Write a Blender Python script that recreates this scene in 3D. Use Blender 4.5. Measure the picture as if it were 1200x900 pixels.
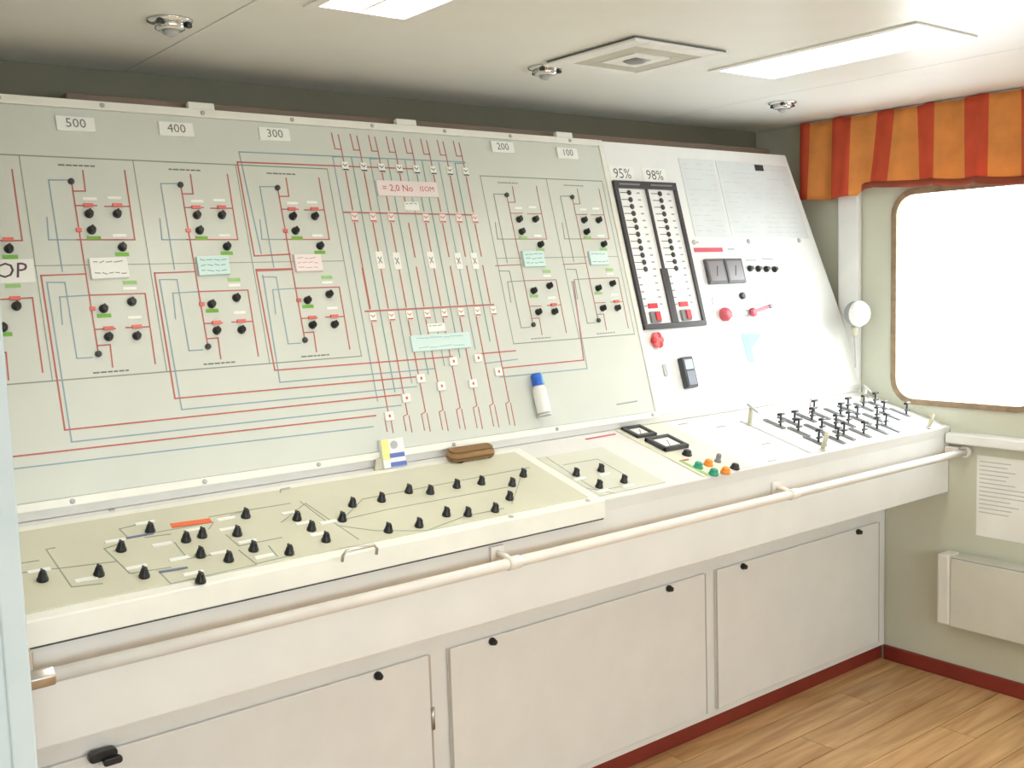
import bpy, math, random
from mathutils import Vector, Matrix
random.seed(7)
scene = bpy.context.scene
col = scene.collection
for o in list(bpy.data.objects):
    bpy.data.objects.remove(o, do_unlink=True)

# ------------------------------------------------------------------ camera
CAM = Vector((-3.61352531, -2.26715647, 1.55))
FPX = 1216.39                                    # focal length in pixels of a 1200 px wide frame
RIGHT = Vector((0.78587702, -0.61755374, -0.03201082))
DOWN = Vector((-0.08683785, -0.05895822, -0.9944763))
FWD = Vector((0.61225526, 0.78431582, -0.09996095))
cd = bpy.data.cameras.new('camera'); cam = bpy.data.objects.new('camera', cd); col.objects.link(cam)
cd.sensor_width = 36; cd.lens = FPX * 36 / 1200; cd.clip_start = .05; cd.clip_end = 200
m = Matrix((RIGHT, -DOWN, -FWD)).transposed().to_4x4(); m.translation = CAM
cam.matrix_world = m
scene.camera = cam

# ------------------------------------------------------------------ world, light, exposure
SKY = 22.5
LAMP = 27.0
world = bpy.data.worlds.new('sky'); scene.world = world; world.use_nodes = True
bg = world.node_tree.nodes['Background']
wn = world.node_tree.nodes; wl = world.node_tree.links
tcw = wn.new('ShaderNodeTexCoord'); sx = wn.new('ShaderNodeSeparateXYZ'); rw = wn.new('ShaderNodeValToRGB')
wl.new(tcw.outputs['Generated'], sx.inputs[0]); wl.new(sx.outputs[2], rw.inputs[0])
rw.color_ramp.elements[0].position = 0; rw.color_ramp.elements[0].color = (.56, .60, .64, 1)      # hazy sea below the horizon
rw.color_ramp.elements[1].position = .04; rw.color_ramp.elements[1].color = (.93, .97, 1, 1)       # white overcast sky above it
wl.new(rw.outputs[0], bg.inputs[0]); bg.inputs[1].default_value = SKY
vs = scene.view_settings
vs.view_transform = 'Standard'; vs.look = 'None'; vs.gamma = 1; vs.use_curve_mapping = False
vs.exposure = -0.42

# ------------------------------------------------------------------ materials
MATS = {}
def mat(name, rgb, rough=.5, metal=0., var=.04, scale=8., bump=0., bscale=60., emit=None, estr=0., spec=.5, alpha=None):
    if name in MATS: return MATS[name]
    M = bpy.data.materials.new(name); M.use_nodes = True
    nt = M.node_tree; b = nt.nodes['Principled BSDF']
    b.inputs['Roughness'].default_value = rough; b.inputs['Metallic'].default_value = metal
    b.inputs['Specular IOR Level'].default_value = spec
    tc = nt.nodes.new('ShaderNodeTexCoord')
    nz = nt.nodes.new('ShaderNodeTexNoise'); nz.inputs['Scale'].default_value = scale; nz.inputs['Detail'].default_value = 3
    nt.links.new(tc.outputs['Object'], nz.inputs['Vector'])
    r = nt.nodes.new('ShaderNodeValToRGB')
    r.color_ramp.elements[0].position = .3; r.color_ramp.elements[1].position = .7
    r.color_ramp.elements[0].color = tuple(c * (1 - var) for c in rgb) + (1,)
    r.color_ramp.elements[1].color = tuple(min(1, c * (1 + var)) for c in rgb) + (1,)
    nt.links.new(nz.outputs['Fac'], r.inputs['Fac'])
    nt.links.new(r.outputs['Color'], b.inputs['Base Color'])
    if bump:
        n2 = nt.nodes.new('ShaderNodeTexNoise'); n2.inputs['Scale'].default_value = bscale
        nt.links.new(tc.outputs['Object'], n2.inputs['Vector'])
        bp = nt.nodes.new('ShaderNodeBump'); bp.inputs['Strength'].default_value = bump; bp.inputs['Distance'].default_value = .002
        nt.links.new(n2.outputs['Fac'], bp.inputs['Height']); nt.links.new(bp.outputs['Normal'], b.inputs['Normal'])
    if emit:
        b.inputs['Emission Color'].default_value = tuple(emit) + (1,); b.inputs['Emission Strength'].default_value = estr
    MATS[name] = M
    return M

def srgb(r, g, b):
    f = lambda c: (c / 255 / 12.92) if c <= 10 else ((c / 255 + .055) / 1.055) ** 2.4
    return (f(r), f(g), f(b))

M_PAINT = mat('console_paint', srgb(228, 226, 222), .38, bump=.05, var=.025)
M_MIMIC = mat('mimic_plate_grey_green', srgb(212, 215, 206), .34, var=.02)
M_DESKP = mat('desk_plate_beige_green', srgb(208, 206, 184), .36, var=.03)
M_WHITEP = mat('instrument_plate_white', srgb(238, 238, 236), .36, var=.02)
M_STRIP = mat('frame_strip_white', srgb(240, 238, 228), .4)
M_BLACK = mat('black_plastic', (.012, .012, .012), .35)
M_DGREY = mat('dark_grey_plastic', (.05, .05, .055), .4)
M_GREY = mat('grey_plastic', (.22, .22, .23), .4)
M_LGREY = mat('light_grey_plastic', (.45, .45, .45), .4)
M_PLATE = mat('engraved_white_plate', srgb(246, 246, 240), .45, var=.015)
M_TEALCARD = mat('pale_teal_card', srgb(214, 236, 232), .5)
M_PINKCARD = mat('pale_pink_card', srgb(244, 230, 228), .5)
M_RED = mat('red_mimic_line', srgb(190, 104, 96), .5)
M_BLUE = mat('blue_grey_mimic_line', srgb(142, 166, 178), .5)
M_TEAL = mat('teal_mimic_line', srgb(110, 160, 158), .5)
M_GLINE = mat('grey_mimic_line', srgb(140, 150, 140), .5)
M_DLINE = mat('desk_mimic_line', srgb(150, 158, 142), .5)
M_TXT = mat('dark_print', srgb(70, 72, 74), .6)
M_TXTL = mat('soft_grey_print', srgb(150, 152, 152), .6)
M_REDTXT = mat('red_print', srgb(196, 70, 84), .6)
M_TEALTXT = mat('teal_print', srgb(120, 180, 180), .6)
M_LAMPRED = mat('red_indicator', srgb(228, 112, 104), .3)
M_GREEN = mat('green_tape', srgb(120, 182, 66), .5)
M_LGREEN = mat('pale_green_tape', srgb(158, 200, 128), .5)
M_ORANGE = mat('orange_tape', srgb(238, 110, 64), .5)
M_SLATE = mat('slate_blue_plate', srgb(110, 120, 150), .5)
M_CHROME = mat('chrome', (.75, .75, .74), .18, 1.)
M_STEEL = mat('brushed_steel', (.55, .53, .5), .35, 1.)
M_RAIL = mat('rail_white_paint', srgb(236, 230, 222), .28)
M_REDSKIRT = mat('red_brown_skirting', srgb(128, 46, 36), .4, var=.1)
M_WALL = mat('wall_pale_green_laminate', srgb(205, 206, 188), .45, var=.02)
M_CEIL = mat('ceiling_panel_paint', srgb(240, 241, 236), .33, var=.012)
M_GAP = mat('dark_joint', srgb(120, 120, 108), .8)
M_GASKET = mat('window_rubber_gasket', srgb(150, 128, 102), .7, var=.18, scale=40)
M_WHITE = mat('white_plastic', srgb(242, 242, 240), .35)
M_CREAM = mat('cream_plastic', srgb(226, 222, 204), .4)
M_RADI = mat('radiator_enamel', srgb(208, 206, 194), .35)
M_PAPER = mat('paper', srgb(240, 240, 234), .8)
M_JAMB = mat('pale_blue_grey_paint', srgb(206, 220, 226), .4)
M_BROWN = mat('brown_leather', srgb(142, 108, 66), .5, var=.15, scale=30)
M_DBROWN = mat('dark_brown_duct', srgb(132, 112, 98), .6)
M_BLUECAP = mat('blue_cap', srgb(40, 96, 200), .35)
M_AQUA = mat('aqua_clip', srgb(130, 210, 200), .35)
M_BLUEP = mat('blue_print', srgb(96, 116, 190), .5)
M_YELLOW = mat('pale_yellow_card', srgb(238, 230, 150), .5)
M_REDP = mat('red_plastic', srgb(214, 48, 56), .35)
M_PINKRED = mat('faded_red_plastic', srgb(206, 90, 104), .4)
M_TEALP = mat('pale_teal_sticker', srgb(150, 206, 196), .5)
M_GREENB = mat('green_button', srgb(40, 150, 120), .3)
M_ORANGEB = mat('orange_button', srgb(242, 142, 40), .3)
M_GLASSG = mat('gauge_face_grey', srgb(120, 120, 122), .2)
M_CORANGE = mat('curtain_orange', srgb(240, 164, 88), .85, var=.08, scale=14, bump=.15, bscale=200)
M_CRED = mat('curtain_red', srgb(224, 94, 62), .85, var=.08, scale=14, bump=.15, bscale=200)
M_CHEM = mat('curtain_hem', srgb(170, 84, 58), .85)
M_LIGHT = mat('lamp_diffuser', (.9, .9, .88), .5, emit=(1, .975, .925), estr=LAMP)
M_BRASS = mat('tan_metal', srgb(196, 192, 170), .35)

def wood_mat():
    M = bpy.data.materials.new('oak_plank'); M.use_nodes = True; nt = M.node_tree; b = nt.nodes['Principled BSDF']
    b.inputs['Roughness'].default_value = .34
    tc = nt.nodes.new('ShaderNodeTexCoord'); mp = nt.nodes.new('ShaderNodeMapping'); mp.inputs['Scale'].default_value = (1.2, 14, 4)
    oi = nt.nodes.new('ShaderNodeObjectInfo'); ad = nt.nodes.new('ShaderNodeVectorMath'); ad.operation = 'ADD'
    sc = nt.nodes.new('ShaderNodeMath'); sc.operation = 'MULTIPLY'; sc.inputs[1].default_value = 37
    cx = nt.nodes.new('ShaderNodeCombineXYZ')
    nt.links.new(oi.outputs['Random'], sc.inputs[0]); nt.links.new(sc.outputs[0], cx.inputs[0]); nt.links.new(sc.outputs[0], cx.inputs[1])
    nt.links.new(tc.outputs['Object'], ad.inputs[0]); nt.links.new(cx.outputs[0], ad.inputs[1])
    nt.links.new(ad.outputs[0], mp.inputs[0])
    nz = nt.nodes.new('ShaderNodeTexNoise'); nz.inputs['Scale'].default_value = 2.2; nz.inputs['Detail'].default_value = 6; nz.inputs['Distortion'].default_value = .6
    nt.links.new(mp.outputs[0], nz.inputs['Vector'])
    r = nt.nodes.new('ShaderNodeValToRGB'); r.color_ramp.elements[0].position = .3; r.color_ramp.elements[1].position = .72
    r.color_ramp.elements[0].color = srgb(170, 126, 80) + (1,); r.color_ramp.elements[1].color = srgb(218, 178, 128) + (1,)
    nt.links.new(nz.outputs['Fac'], r.inputs[0])
    hs = nt.nodes.new('ShaderNodeHueSaturation'); mr = nt.nodes.new('ShaderNodeMapRange')
    mr.inputs[3].default_value = .86; mr.inputs[4].default_value = 1.1
    nt.links.new(oi.outputs['Random'], mr.inputs[0]); nt.links.new(mr.outputs[0], hs.inputs['Value'])
    nt.links.new(r.outputs[0], hs.inputs['Color']); nt.links.new(hs.outputs[0], b.inputs['Base Color'])
    return M
M_WOOD = wood_mat()

def glass_mat():
    M = bpy.data.materials.new('window_glass'); M.use_nodes = True; nt = M.node_tree
    out = nt.nodes['Material Output']; nt.nodes.remove(nt.nodes['Principled BSDF'])
    t = nt.nodes.new('ShaderNodeBsdfTransparent'); g = nt.nodes.new('ShaderNodeBsdfGlossy'); g.inputs['Roughness'].default_value = .02
    t.inputs[0].default_value = (.96, .98, .98, 1)
    mx = nt.nodes.new('ShaderNodeMixShader'); mx.inputs[0].default_value = .06
    nt.links.new(t.outputs[0], mx.inputs[1]); nt.links.new(g.outputs[0], mx.inputs[2]); nt.links.new(mx.outputs[0], out.inputs[0])
    return M
M_GLASS = glass_mat()

# ------------------------------------------------------------------ mesh helpers
class Fr:
    """a flat surface: x along it, v up it, h out of it"""
    def __init__(s, o, ex, ev):
        s.o = Vector(o); s.ex = Vector(ex).normalized(); s.ev = Vector(ev).normalized(); s.n = s.ex.cross(s.ev).normalized()
    def P(s, x, v, h=0): return s.o + s.ex * x + s.ev * v + s.n * h
    def pix(s, px, py, h=0):                     # a photo pixel seen on this surface
        d = RIGHT * ((px - 600) / FPX) + DOWN * ((py - 450) / FPX) + FWD
        o = s.o + s.n * h
        t = (o - CAM).dot(s.n) / d.dot(s.n)
        q = CAM + d * t - o
        return (q.dot(s.ex), q.dot(s.ev))
def R(a): return math.radians(a)
PANEL = Fr((0, .35629707, 2.00756326), (1, 0, 0), (0, math.sin(R(15.3)), math.cos(R(15.3))))
DESK = Fr((0, -.25, .965), (1, 0, 0), (0, math.cos(R(15.5)), math.sin(R(15.5))))
FASCIA = Fr((0, -.265, 0), (1, 0, 0), (0, 0, 1))
BASE = Fr((0, 0, 0), (1, 0, 0), (0, 0, 1))
WALLR = Fr((0, 0, 0), (0, -1, 0), (0, 0, 1))
CZ = 2.14
CEIL = Fr((0, 0, CZ), (1, 0, 0), (0, -1, 0))
WORLD = Fr((0, 0, 0), (1, 0, 0), (0, 1, 0))

class MB:
    def __init__(s): s.v = []; s.f = []; s.mi = []; s.sm = []
    def add(s, vs, fs, mi=0, smooth=False):
        b = len(s.v); s.v += [Vector(q) for q in vs]
        for f in fs: s.f.append([b + i for i in f]); s.mi.append(mi); s.sm.append(smooth)
        return s
    def box(s, fr, x0, x1, v0, v1, h0, h1, mi=0):
        if x0 > x1: x0, x1 = x1, x0
        if v0 > v1: v0, v1 = v1, v0
        vs = [fr.P(x, v, h) for h in (h0, h1) for v in (v0, v1) for x in (x0, x1)]
        return s.add(vs, [(0, 2, 3, 1), (4, 5, 7, 6), (0, 1, 5, 4), (2, 6, 7, 3), (0, 4, 6, 2), (1, 3, 7, 5)], mi)
    def poly(s, fr, pts, h0, h1, mi=0):          # prism over an outline (counter-clockwise)
        n = len(pts)
        vs = [fr.P(x, v, h0) for x, v in pts] + [fr.P(x, v, h1) for x, v in pts]
        fs = [tuple(range(n - 1, -1, -1)), tuple(range(n, 2 * n))] + [(i, (i + 1) % n, n + (i + 1) % n, n + i) for i in range(n)]
        return s.add(vs, fs, mi)
    def lathe(s, fr, x, v, prof, seg=14, mi=0, smooth=True):   # prof: (radius, h)
        k = len(prof); vs = []
        for r, h in prof:
            for i in range(seg):
                a = 2 * math.pi * i / seg
                vs.append(fr.P(x + r * math.cos(a), v + r * math.sin(a), h))
        fs = [(j * seg + i, j * seg + (i + 1) % seg, (j + 1) * seg + (i + 1) % seg, (j + 1) * seg + i) for j in range(k - 1) for i in range(seg)]
        s.add(vs, fs, mi, smooth)
        b = len(s.v) - len(vs)
        s.f.append([b + i for i in range(seg - 1, -1, -1)]); s.mi.append(mi); s.sm.append(False)
        s.f.append([b + (k - 1) * seg + i for i in range(seg)]); s.mi.append(mi); s.sm.append(False)
        return s
    def tube(s, pts, r, seg=10, mi=0):
        pts = [Vector(p) for p in pts]; n = len(pts); vs = []; ref = None
        for i, p in enumerate(pts):
            t = (pts[min(i + 1, n - 1)] - pts[max(i - 1, 0)]).normalized()
            if ref is None: ref = t.orthogonal().normalized()
            a = (ref - t * ref.dot(t)).normalized(); ref = a; b = t.cross(a)
            rr = r[i] if isinstance(r, (list, tuple)) else r
            for k in range(seg):
                w = 2 * math.pi * k / seg; vs.append(p + (a * math.cos(w) + b * math.sin(w)) * rr)
        fs = [(i * seg + k, i * seg + (k + 1) % seg, (i + 1) * seg + (k + 1) % seg, (i + 1) * seg + k) for i in range(n - 1) for k in range(seg)]
        s.add(vs, fs, mi, True)
        b = len(s.v) - len(vs)
        s.f.append([b + k for k in range(seg - 1, -1, -1)]); s.mi.append(mi); s.sm.append(False)
        s.f.append([b + (n - 1) * seg + k for k in range(seg)]); s.mi.append(mi); s.sm.append(False)
        return s
    def line(s, fr, pts, w, h0, h1, mi=0):       # flat applied strip along a polyline
        for (x0, v0), (x1, v1) in zip(pts[:-1], pts[1:]):
            d = Vector((x1 - x0, v1 - v0)); L = d.length
            if L < 1e-6: continue
            d /= L; e = d * (w / 2); q = Vector((-d.y, d.x)) * (w / 2)
            a = Vector((x0, v0)) - e; b = Vector((x1, v1)) + e
            c = [a - q, b - q, b + q, a + q]
            s.poly(fr, [(k.x, k.y) for k in c], h0, h1, mi)
        return s
    def mesh(s, name, mats, loc):
        me = bpy.data.meshes.new(name)
        me.from_pydata([tuple(q - loc) for q in s.v], [], s.f)
        for mm in (mats if isinstance(mats, (list, tuple)) else [mats]): me.materials.append(mm)
        me.polygons.foreach_set('material_index', s.mi); me.polygons.foreach_set('use_smooth', s.sm)
        me.update()
        return me
    def centre(s):
        lo = [min(q[i] for q in s.v) for i in range(3)]; hi = [max(q[i] for q in s.v) for i in range(3)]
        return Vector([(a + b) / 2 for a, b in zip(lo, hi)])

WL = {}
JOINED = {'print', 'desk_print', 'frame_print', 'panel_print', 'valve_print', 'bay_heading', 'mimic_lines', 'red_pipe_lines', 'blue_pipe_lines', 'teal_pipe_lines', 'bay_divider'}   # fine print and hairlines
def put(o, parent, wl):
    while parent and parent.parent and parent.parent.parent: parent = parent.parent   # thing > part > sub-part, no deeper
    col.objects.link(o); WL[o.name] = Vector(wl)
    o.location = Vector(wl) - (WL[parent.name] if parent else Vector((0, 0, 0)))
    if parent: o.parent = parent
    return o
def build(name, mb, mats, parent=None, bevel=0, loc=None):
    loc = mb.centre() if loc is None else Vector(loc)
    o = bpy.data.objects.new(name, mb.mesh(name, mats, loc))
    put(o, parent, loc)
    if parent and name in JOINED: o['kind'] = 'stuff'
    if bevel:
        b = o.modifiers.new('bevel', 'BEVEL'); b.width = bevel; b.segments = 2; b.limit_method = 'ANGLE'; b.harden_normals = False
    return o
def inst(name, me, loc, parent=None):
    return put(bpy.data.objects.new(name, me), parent, loc)
def tag(o, label=None, cat=None, group=None, kind=None):
    if label: o['label'] = label
    if cat: o['category'] = cat
    if group: o['group'] = group
    if kind: o['kind'] = kind
    return o
def empty(name, loc):
    e = bpy.data.objects.new(name, None); e.empty_display_size = .05
    return put(e, None, Vector(loc))
def text_mb(body, fr, x, v, h, size, shear=0):  # lettering as thin geometry, centred at (x, v)
    c = bpy.data.curves.new('lettering', 'FONT'); c.body = body; c.size = size; c.align_x = 'CENTER'; c.align_y = 'CENTER'
    c.resolution_u = 2; c.shear = shear
    o = bpy.data.objects.new('lettering', c); col.objects.link(o)
    dg = bpy.context.evaluated_depsgraph_get(); dg.update()
    me = bpy.data.meshes.new_from_object(o.evaluated_get(dg))
    mb = MB(); mb.add([fr.P(x + q.co.x, v + q.co.y, h) for q in me.vertices], [tuple(p.vertices) for p in me.polygons])
    bpy.data.objects.remove(o, do_unlink=True); bpy.data.curves.remove(c); bpy.data.meshes.remove(me)
    return mb

# ================================================================== the room
X0, Y0, Y1 = -5.2, -4.2, .62
fl = build('floor', MB().box(WORLD, X0, .25, Y0, Y1, -.06, -.008), M_GAP)
tag(fl, 'brown wood plank floor', 'floor', kind='structure')
PW, PL = .13, 1.25
pm = MB().box(WORLD, -PL / 2 + .0012, PL / 2 - .0012, -PW / 2 + .0012, PW / 2 - .0012, -.008, 0).mesh('plank', M_WOOD, Vector((0, 0, 0)))
row = 0; y = .05 - PW / 2
while y - PW / 2 > Y0 + .1:
    x = -PL / 2 - .003 + (.0, -.42, -.83)[row % 3] + (0 if row % 3 == 0 else 0)
    if row % 3:
        w = (.42, .83)[row % 3 - 1]
        mb = MB().box(WORLD, -.003 - w + .0012, -.004, y - PW / 2 + .0012, y + PW / 2 - .0012, -.008, 0)
        build('plank', mb, M_WOOD, fl)
    while x + PL / 2 > X0 + .6:
        inst('plank', pm, (x, y, 0), fl); x -= PL
    y -= PW; row += 1

ce = build('ceiling', MB().box(WORLD, X0, .25, Y0, Y1, CZ + .08, CZ + .12), M_GAP)
tag(ce, 'pale grey green panelled ceiling', 'ceiling', kind='structure')
LIGHTS = [(-1.22, -.95, -.84, -.20), (-2.54, -2.30, -.88, -.24)] + [(xx - .13, xx + .13, yy - .32, yy + .32) for xx in (-3.76, -2.42, -1.08) for yy in (-2.9,)] + [(-3.89, -3.63, -.88, -.24)]  # all after the first two are unseen fixtures added for fill light
def slab_with_holes(x0, x1, y0, y1, z0, z1, holes):
    hs = [h for h in holes if h[0] < x1 and h[1] > x0 and h[2] < y1 and h[3] > y0]
    xs = sorted({x0, x1} | {q for h in hs for q in h[:2]}); ys = sorted({y0, y1} | {q for h in hs for q in h[2:]})
    def solid(i, j):
        if not (0 <= i < len(xs) - 1 and 0 <= j < len(ys) - 1): return False
        cx, cy = (xs[i] + xs[i + 1]) / 2, (ys[j] + ys[j + 1]) / 2
        return not any(h[0] < cx < h[1] and h[2] < cy < h[3] for h in hs)
    mb = MB(); n = len(ys); N = len(xs) * n
    mb.add([(x, y, z) for z in (z0, z1) for x in xs for y in ys], [])
    I = lambda i, j, k: k * N + i * n + j
    fs = []
    for i in range(len(xs) - 1):
        for j in range(n - 1):
            if not solid(i, j): continue
            fs.append([I(i, j, 0), I(i, j + 1, 0), I(i + 1, j + 1, 0), I(i + 1, j, 0)]); fs.append([I(i, j, 1), I(i + 1, j, 1), I(i + 1, j + 1, 1), I(i, j + 1, 1)])
            if not solid(i - 1, j): fs.append([I(i, j, 0), I(i, j, 1), I(i, j + 1, 1), I(i, j + 1, 0)])
            if not solid(i + 1, j): fs.append([I(i + 1, j, 0), I(i + 1, j + 1, 0), I(i + 1, j + 1, 1), I(i + 1, j, 1)])
            if not solid(i, j - 1): fs.append([I(i, j, 0), I(i + 1, j, 0), I(i + 1, j, 1), I(i, j, 1)])
            if not solid(i, j + 1): fs.append([I(i, j + 1, 0), I(i, j + 1, 1), I(i + 1, j + 1, 1), I(i + 1, j + 1, 0)])
    for f in fs: mb.f.append(f); mb.mi.append(0); mb.sm.append(False)
    return mb
for (a, b) in ((X0, -4.62), (-4.62, -2.65), (-2.65, -.68), (-.68, 0)):
    for (c, d) in ((Y0, -2.2), (-2.2, Y1)):
        build('ceiling_panel', slab_with_holes(a + .002, b - .002, c + .002, d - .002, CZ, CZ + .012, LIGHTS), M_CEIL, ce)

def rrect(x0, x1, v0, v1, r, n=6):
    pts = []
    for cx, cv, a0 in ((x1 - r, v0 + r, -90), (x1 - r, v1 - r, 0), (x0 + r, v1 - r, 90), (x0 + r, v0 + r, 180)):
        for i in range(n + 1):
            a = R(a0 + 90 * i / n); pts.append((cx + r * math.cos(a), cv + r * math.sin(a)))
    return pts
def wall_with_windows(name, fr, x0, x1, v0, v1, wins, th, material, r=.09):
    """wins: list of (xa, xb, va, vb), sorted by x, cut as rounded openings"""
    mb = MB(); xs = x0
    for (xa, xb, va, vb) in wins:
        ma, mc = xa - .06, xb + .06
        mb.box(fr, xs, ma, v0, v1, -th, 0)
        mb.box(fr, ma, mc, v0, va - .06, -th, 0); mb.box(fr, ma, mc, vb + .06, v1, -th, 0)
        inner = rrect(xa, xb, va, vb, r); n = len(inner); outer = []
        cxm, cvm = (xa + xb) / 2, (va + vb) / 2
        for (px, pv) in inner:                   # push each rounded point out to the rectangle around it
            dx, dv = px - cxm, pv - cvm
            k = min(((mc - ma) / 2) / max(abs(dx), 1e-9), ((vb - va) / 2 + .06) / max(abs(dv), 1e-9))
            outer.append((cxm + dx * k, cvm + dv * k))
        # corners of the rectangle
        ring = []
        for i in range(n):
            ring.append((inner[i], outer[i]))
        for i in range(n):
            j = (i + 1) % n
            (i0, o0), (i1, o1) = ring[i], ring[j]
            quad = [o0, o1, i1, i0]
            # fill corner when the two outer points sit on different sides
            if abs(o0[0] - o1[0]) > 1e-6 and abs(o0[1] - o1[1]) > 1e-6:
                c = (o0[0] if abs(abs(o0[0] - cxm) - (mc - ma) / 2) < 1e-6 else o1[0], o0[1] if abs(abs(o0[1] - cvm) - ((vb - va) / 2 + .06)) < 1e-6 else o1[1])
                quad = [o0, c, o1, i1, i0]
            mb.poly(fr, quad, -th, 0)
        xs = mc
    mb.box(fr, xs, x1, v0, v1, -th, 0)
    return tag(build(name, mb, material), kind='structure')
WIN = [(.03, .60, 1.035, 1.835)]
wr = wall_with_windows('wall_right', WALLR, -Y1, -Y0, 0, CZ + .08, WIN, .13, M_WALL)
tag(wr, 'pale green grey wall with rounded window beside the console', 'wall')
BACK = Fr((0, Y1, 0), (1, 0, 0), (0, 0, 1)); LEFTW = Fr((X0, 0, 0), (0, 1, 0), (0, 0, 1)); FRONT = Fr((0, Y0, 0), (-1, 0, 0), (0, 0, 1))
tag(build('wall_back', MB().box(BACK, X0, 0, 0, CZ + .08, -.06, 0), mat('back_wall_shaded', srgb(128, 124, 104), .6)), 'wall behind the tall console in olive darkened as gap shade', 'wall', kind='structure')  # wall colour darkened to deepen the shade in the gap above the console
tag(build('wall_left', MB().box(LEFTW, Y0, Y1, 0, CZ + .08, -.06, 0), M_WALL), 'pale green grey wall on the far left side', 'wall', kind='structure')
FILL_WIN = [(.7, 1.6, 1.0, 1.85), (2.2, 3.1, 1.0, 1.85), (3.7, 4.6, 1.0, 1.85)]  # unseen windows added behind the viewer to give fill light
wf = wall_with_windows('wall_front', FRONT, 0, -X0, 0, CZ + .08, FILL_WIN, .1, M_WALL)
tag(wf, 'pale green grey wall behind the viewer with three added fill windows', 'wall')
def window(n, fr, w, label, th):
    xa, xb, va, vb = w
    e = tag(empty('window_%d' % n, fr.P((xa + xb) / 2, va, -.03)), label, 'window', kind='structure')
    out = rrect(xa - .006, xb + .006, va - .006, vb + .006, .096); inn = rrect(xa + .016, xb - .016, va + .016, vb - .016, .074)
    mb = MB(); k = len(out)
    for i in range(k):
        j = (i + 1) % k
        mb.poly(fr, [out[i], out[j], inn[j], inn[i]], -.02, .009)
    build('rubber_gasket', mb, M_GASKET, e)
    build('pane', MB().poly(fr, rrect(xa + .012, xb - .012, va + .012, vb - .012, .078), -.014, -.008), M_GLASS, e)
window(1, WALLR, WIN[0], 'rounded window with brown rubber gasket below the striped curtain', .13)
for i, w in enumerate(FILL_WIN): window(2 + i, FRONT, w, ('added rounded fill window behind the viewer nearest the right wall', 'added middle rounded fill window behind the viewer', 'added rounded fill window behind the viewer nearest the left wall')[i], .1)
# light portals in the openings guide the sky light
def portal(fr, w, th):
    xa, xb, va, vb = w
    L = bpy.data.lights.new('daylight_portal', 'AREA'); L.shape = 'RECTANGLE'; L.size = xb - xa; L.size_y = vb - va
    L.cycles.is_portal = True
    o = bpy.data.objects.new('daylight_portal', L); col.objects.link(o)
    mm = Matrix((fr.ex, fr.ev, fr.n * -1)).transposed()
    mm = Matrix((-fr.ex, fr.ev, -fr.n)).transposed().to_4x4() # lamp shines along -z = into the room
    mm.translation = fr.P((xa + xb) / 2, (va + vb) / 2, -th - .01)
    o.matrix_world = mm
for w in WIN: portal(WALLR, w, .13)
for w in FILL_WIN: portal(FRONT, w, .1)

tag(build('baseboard_right', MB().box(WALLR, 0.002, -Y0, 0, .058, 0.0005, .014), M_REDSKIRT, None, .003), 'red brown skirting board along the right wall', 'skirting', kind='structure')
# white boxed trim left of the window and the ledge below it
tag(build('trim_1', MB().box(WALLR, -.20, -.105, 1.0, CZ - .002, 0.0005, .028), M_WHITE, None, .008), 'white vertical trim strip between console and window', 'trim', kind='structure')
lb = MB().poly(Fr((0, 0, 0), (-1, 0, 0), (0, 0, 1)), [(0.0005, .90), (.036, .90), (.040, .904), (.040, .934), (.036, .938), (0.0005, .942)], -4.15, -.268)
tag(build('trim_2', lb, M_WHITE, None, .003), 'white ledge running under the window beside the handrail', 'ledge', kind='structure')
# door post at the left edge of the picture
jb = MB().poly(WORLD, [(-3.55, -.60), (-3.296, -.60), (-3.296, -.606), (-3.261, -.606), (-3.261, -.46), (-3.55, -.46)], .0005, CZ - .001)
tag(build('trim_3', jb, M_JAMB, None, .006), 'pale blue grey painted door post at the left edge', 'door post', kind='structure')

# ================================================================== control console
console = tag(empty('control_console', (-1.7, .2, 0)), 'long white ship control console with sloping mimic panel, desk and base cabinets', 'console')
XL = -3.35
build('plinth', MB().box(WORLD, XL, -.003, .012, .55, 0.0005, .058), M_REDSKIRT, console, .002)
build('cabinet_body', MB().box(WORLD, XL, -.003, 0, .58, .058, .712), M_PAINT, console, .003)
def loft(name, prof, material):                  # profile (y, z, right end x)
    n = len(prof); mb = MB()
    vs = [(XL, a, b) for a, b, c in prof] + [(c, a, b) for a, b, c in prof]
    mb.add(vs, [tuple(range(n)), tuple(range(2 * n - 1, n - 1, -1))] + [((i + 1) % n, i, n + i, n + (i + 1) % n) for i in range(n)])
    return build(name, mb, material, console, .004)
dv = lambda v, h=0: tuple(DESK.P(0, v, h))[1:]
dfy, dfz = dv(-.018)
dby, dbz = dv(.372)
E2 = -.003
loft('desk_housing', [(.58, .712, E2), (-.262, .712, E2), (-.262, .925, E2), (dfy, dfz, E2), (dby, dbz, E2), (.58, dbz, E2)], M_PAINT)
pb = PANEL.P(0, -.957); 
XTOP = -.152
def xedge(v): return XTOP + (-.006 - XTOP) * min(1, -v / .83)
loft('panel_housing', [(dby, dbz + .0005, E2), (pb.y, pb.z, E2), (PANEL.P(0, -.83).y, PANEL.P(0, -.83).z, E2), (.35629, 2.00756, XTOP), (.58, 2.00756, XTOP), (.58, PANEL.P(0, -.83).z, E2), (.58, dbz + .0005, E2)], M_PAINT)

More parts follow.
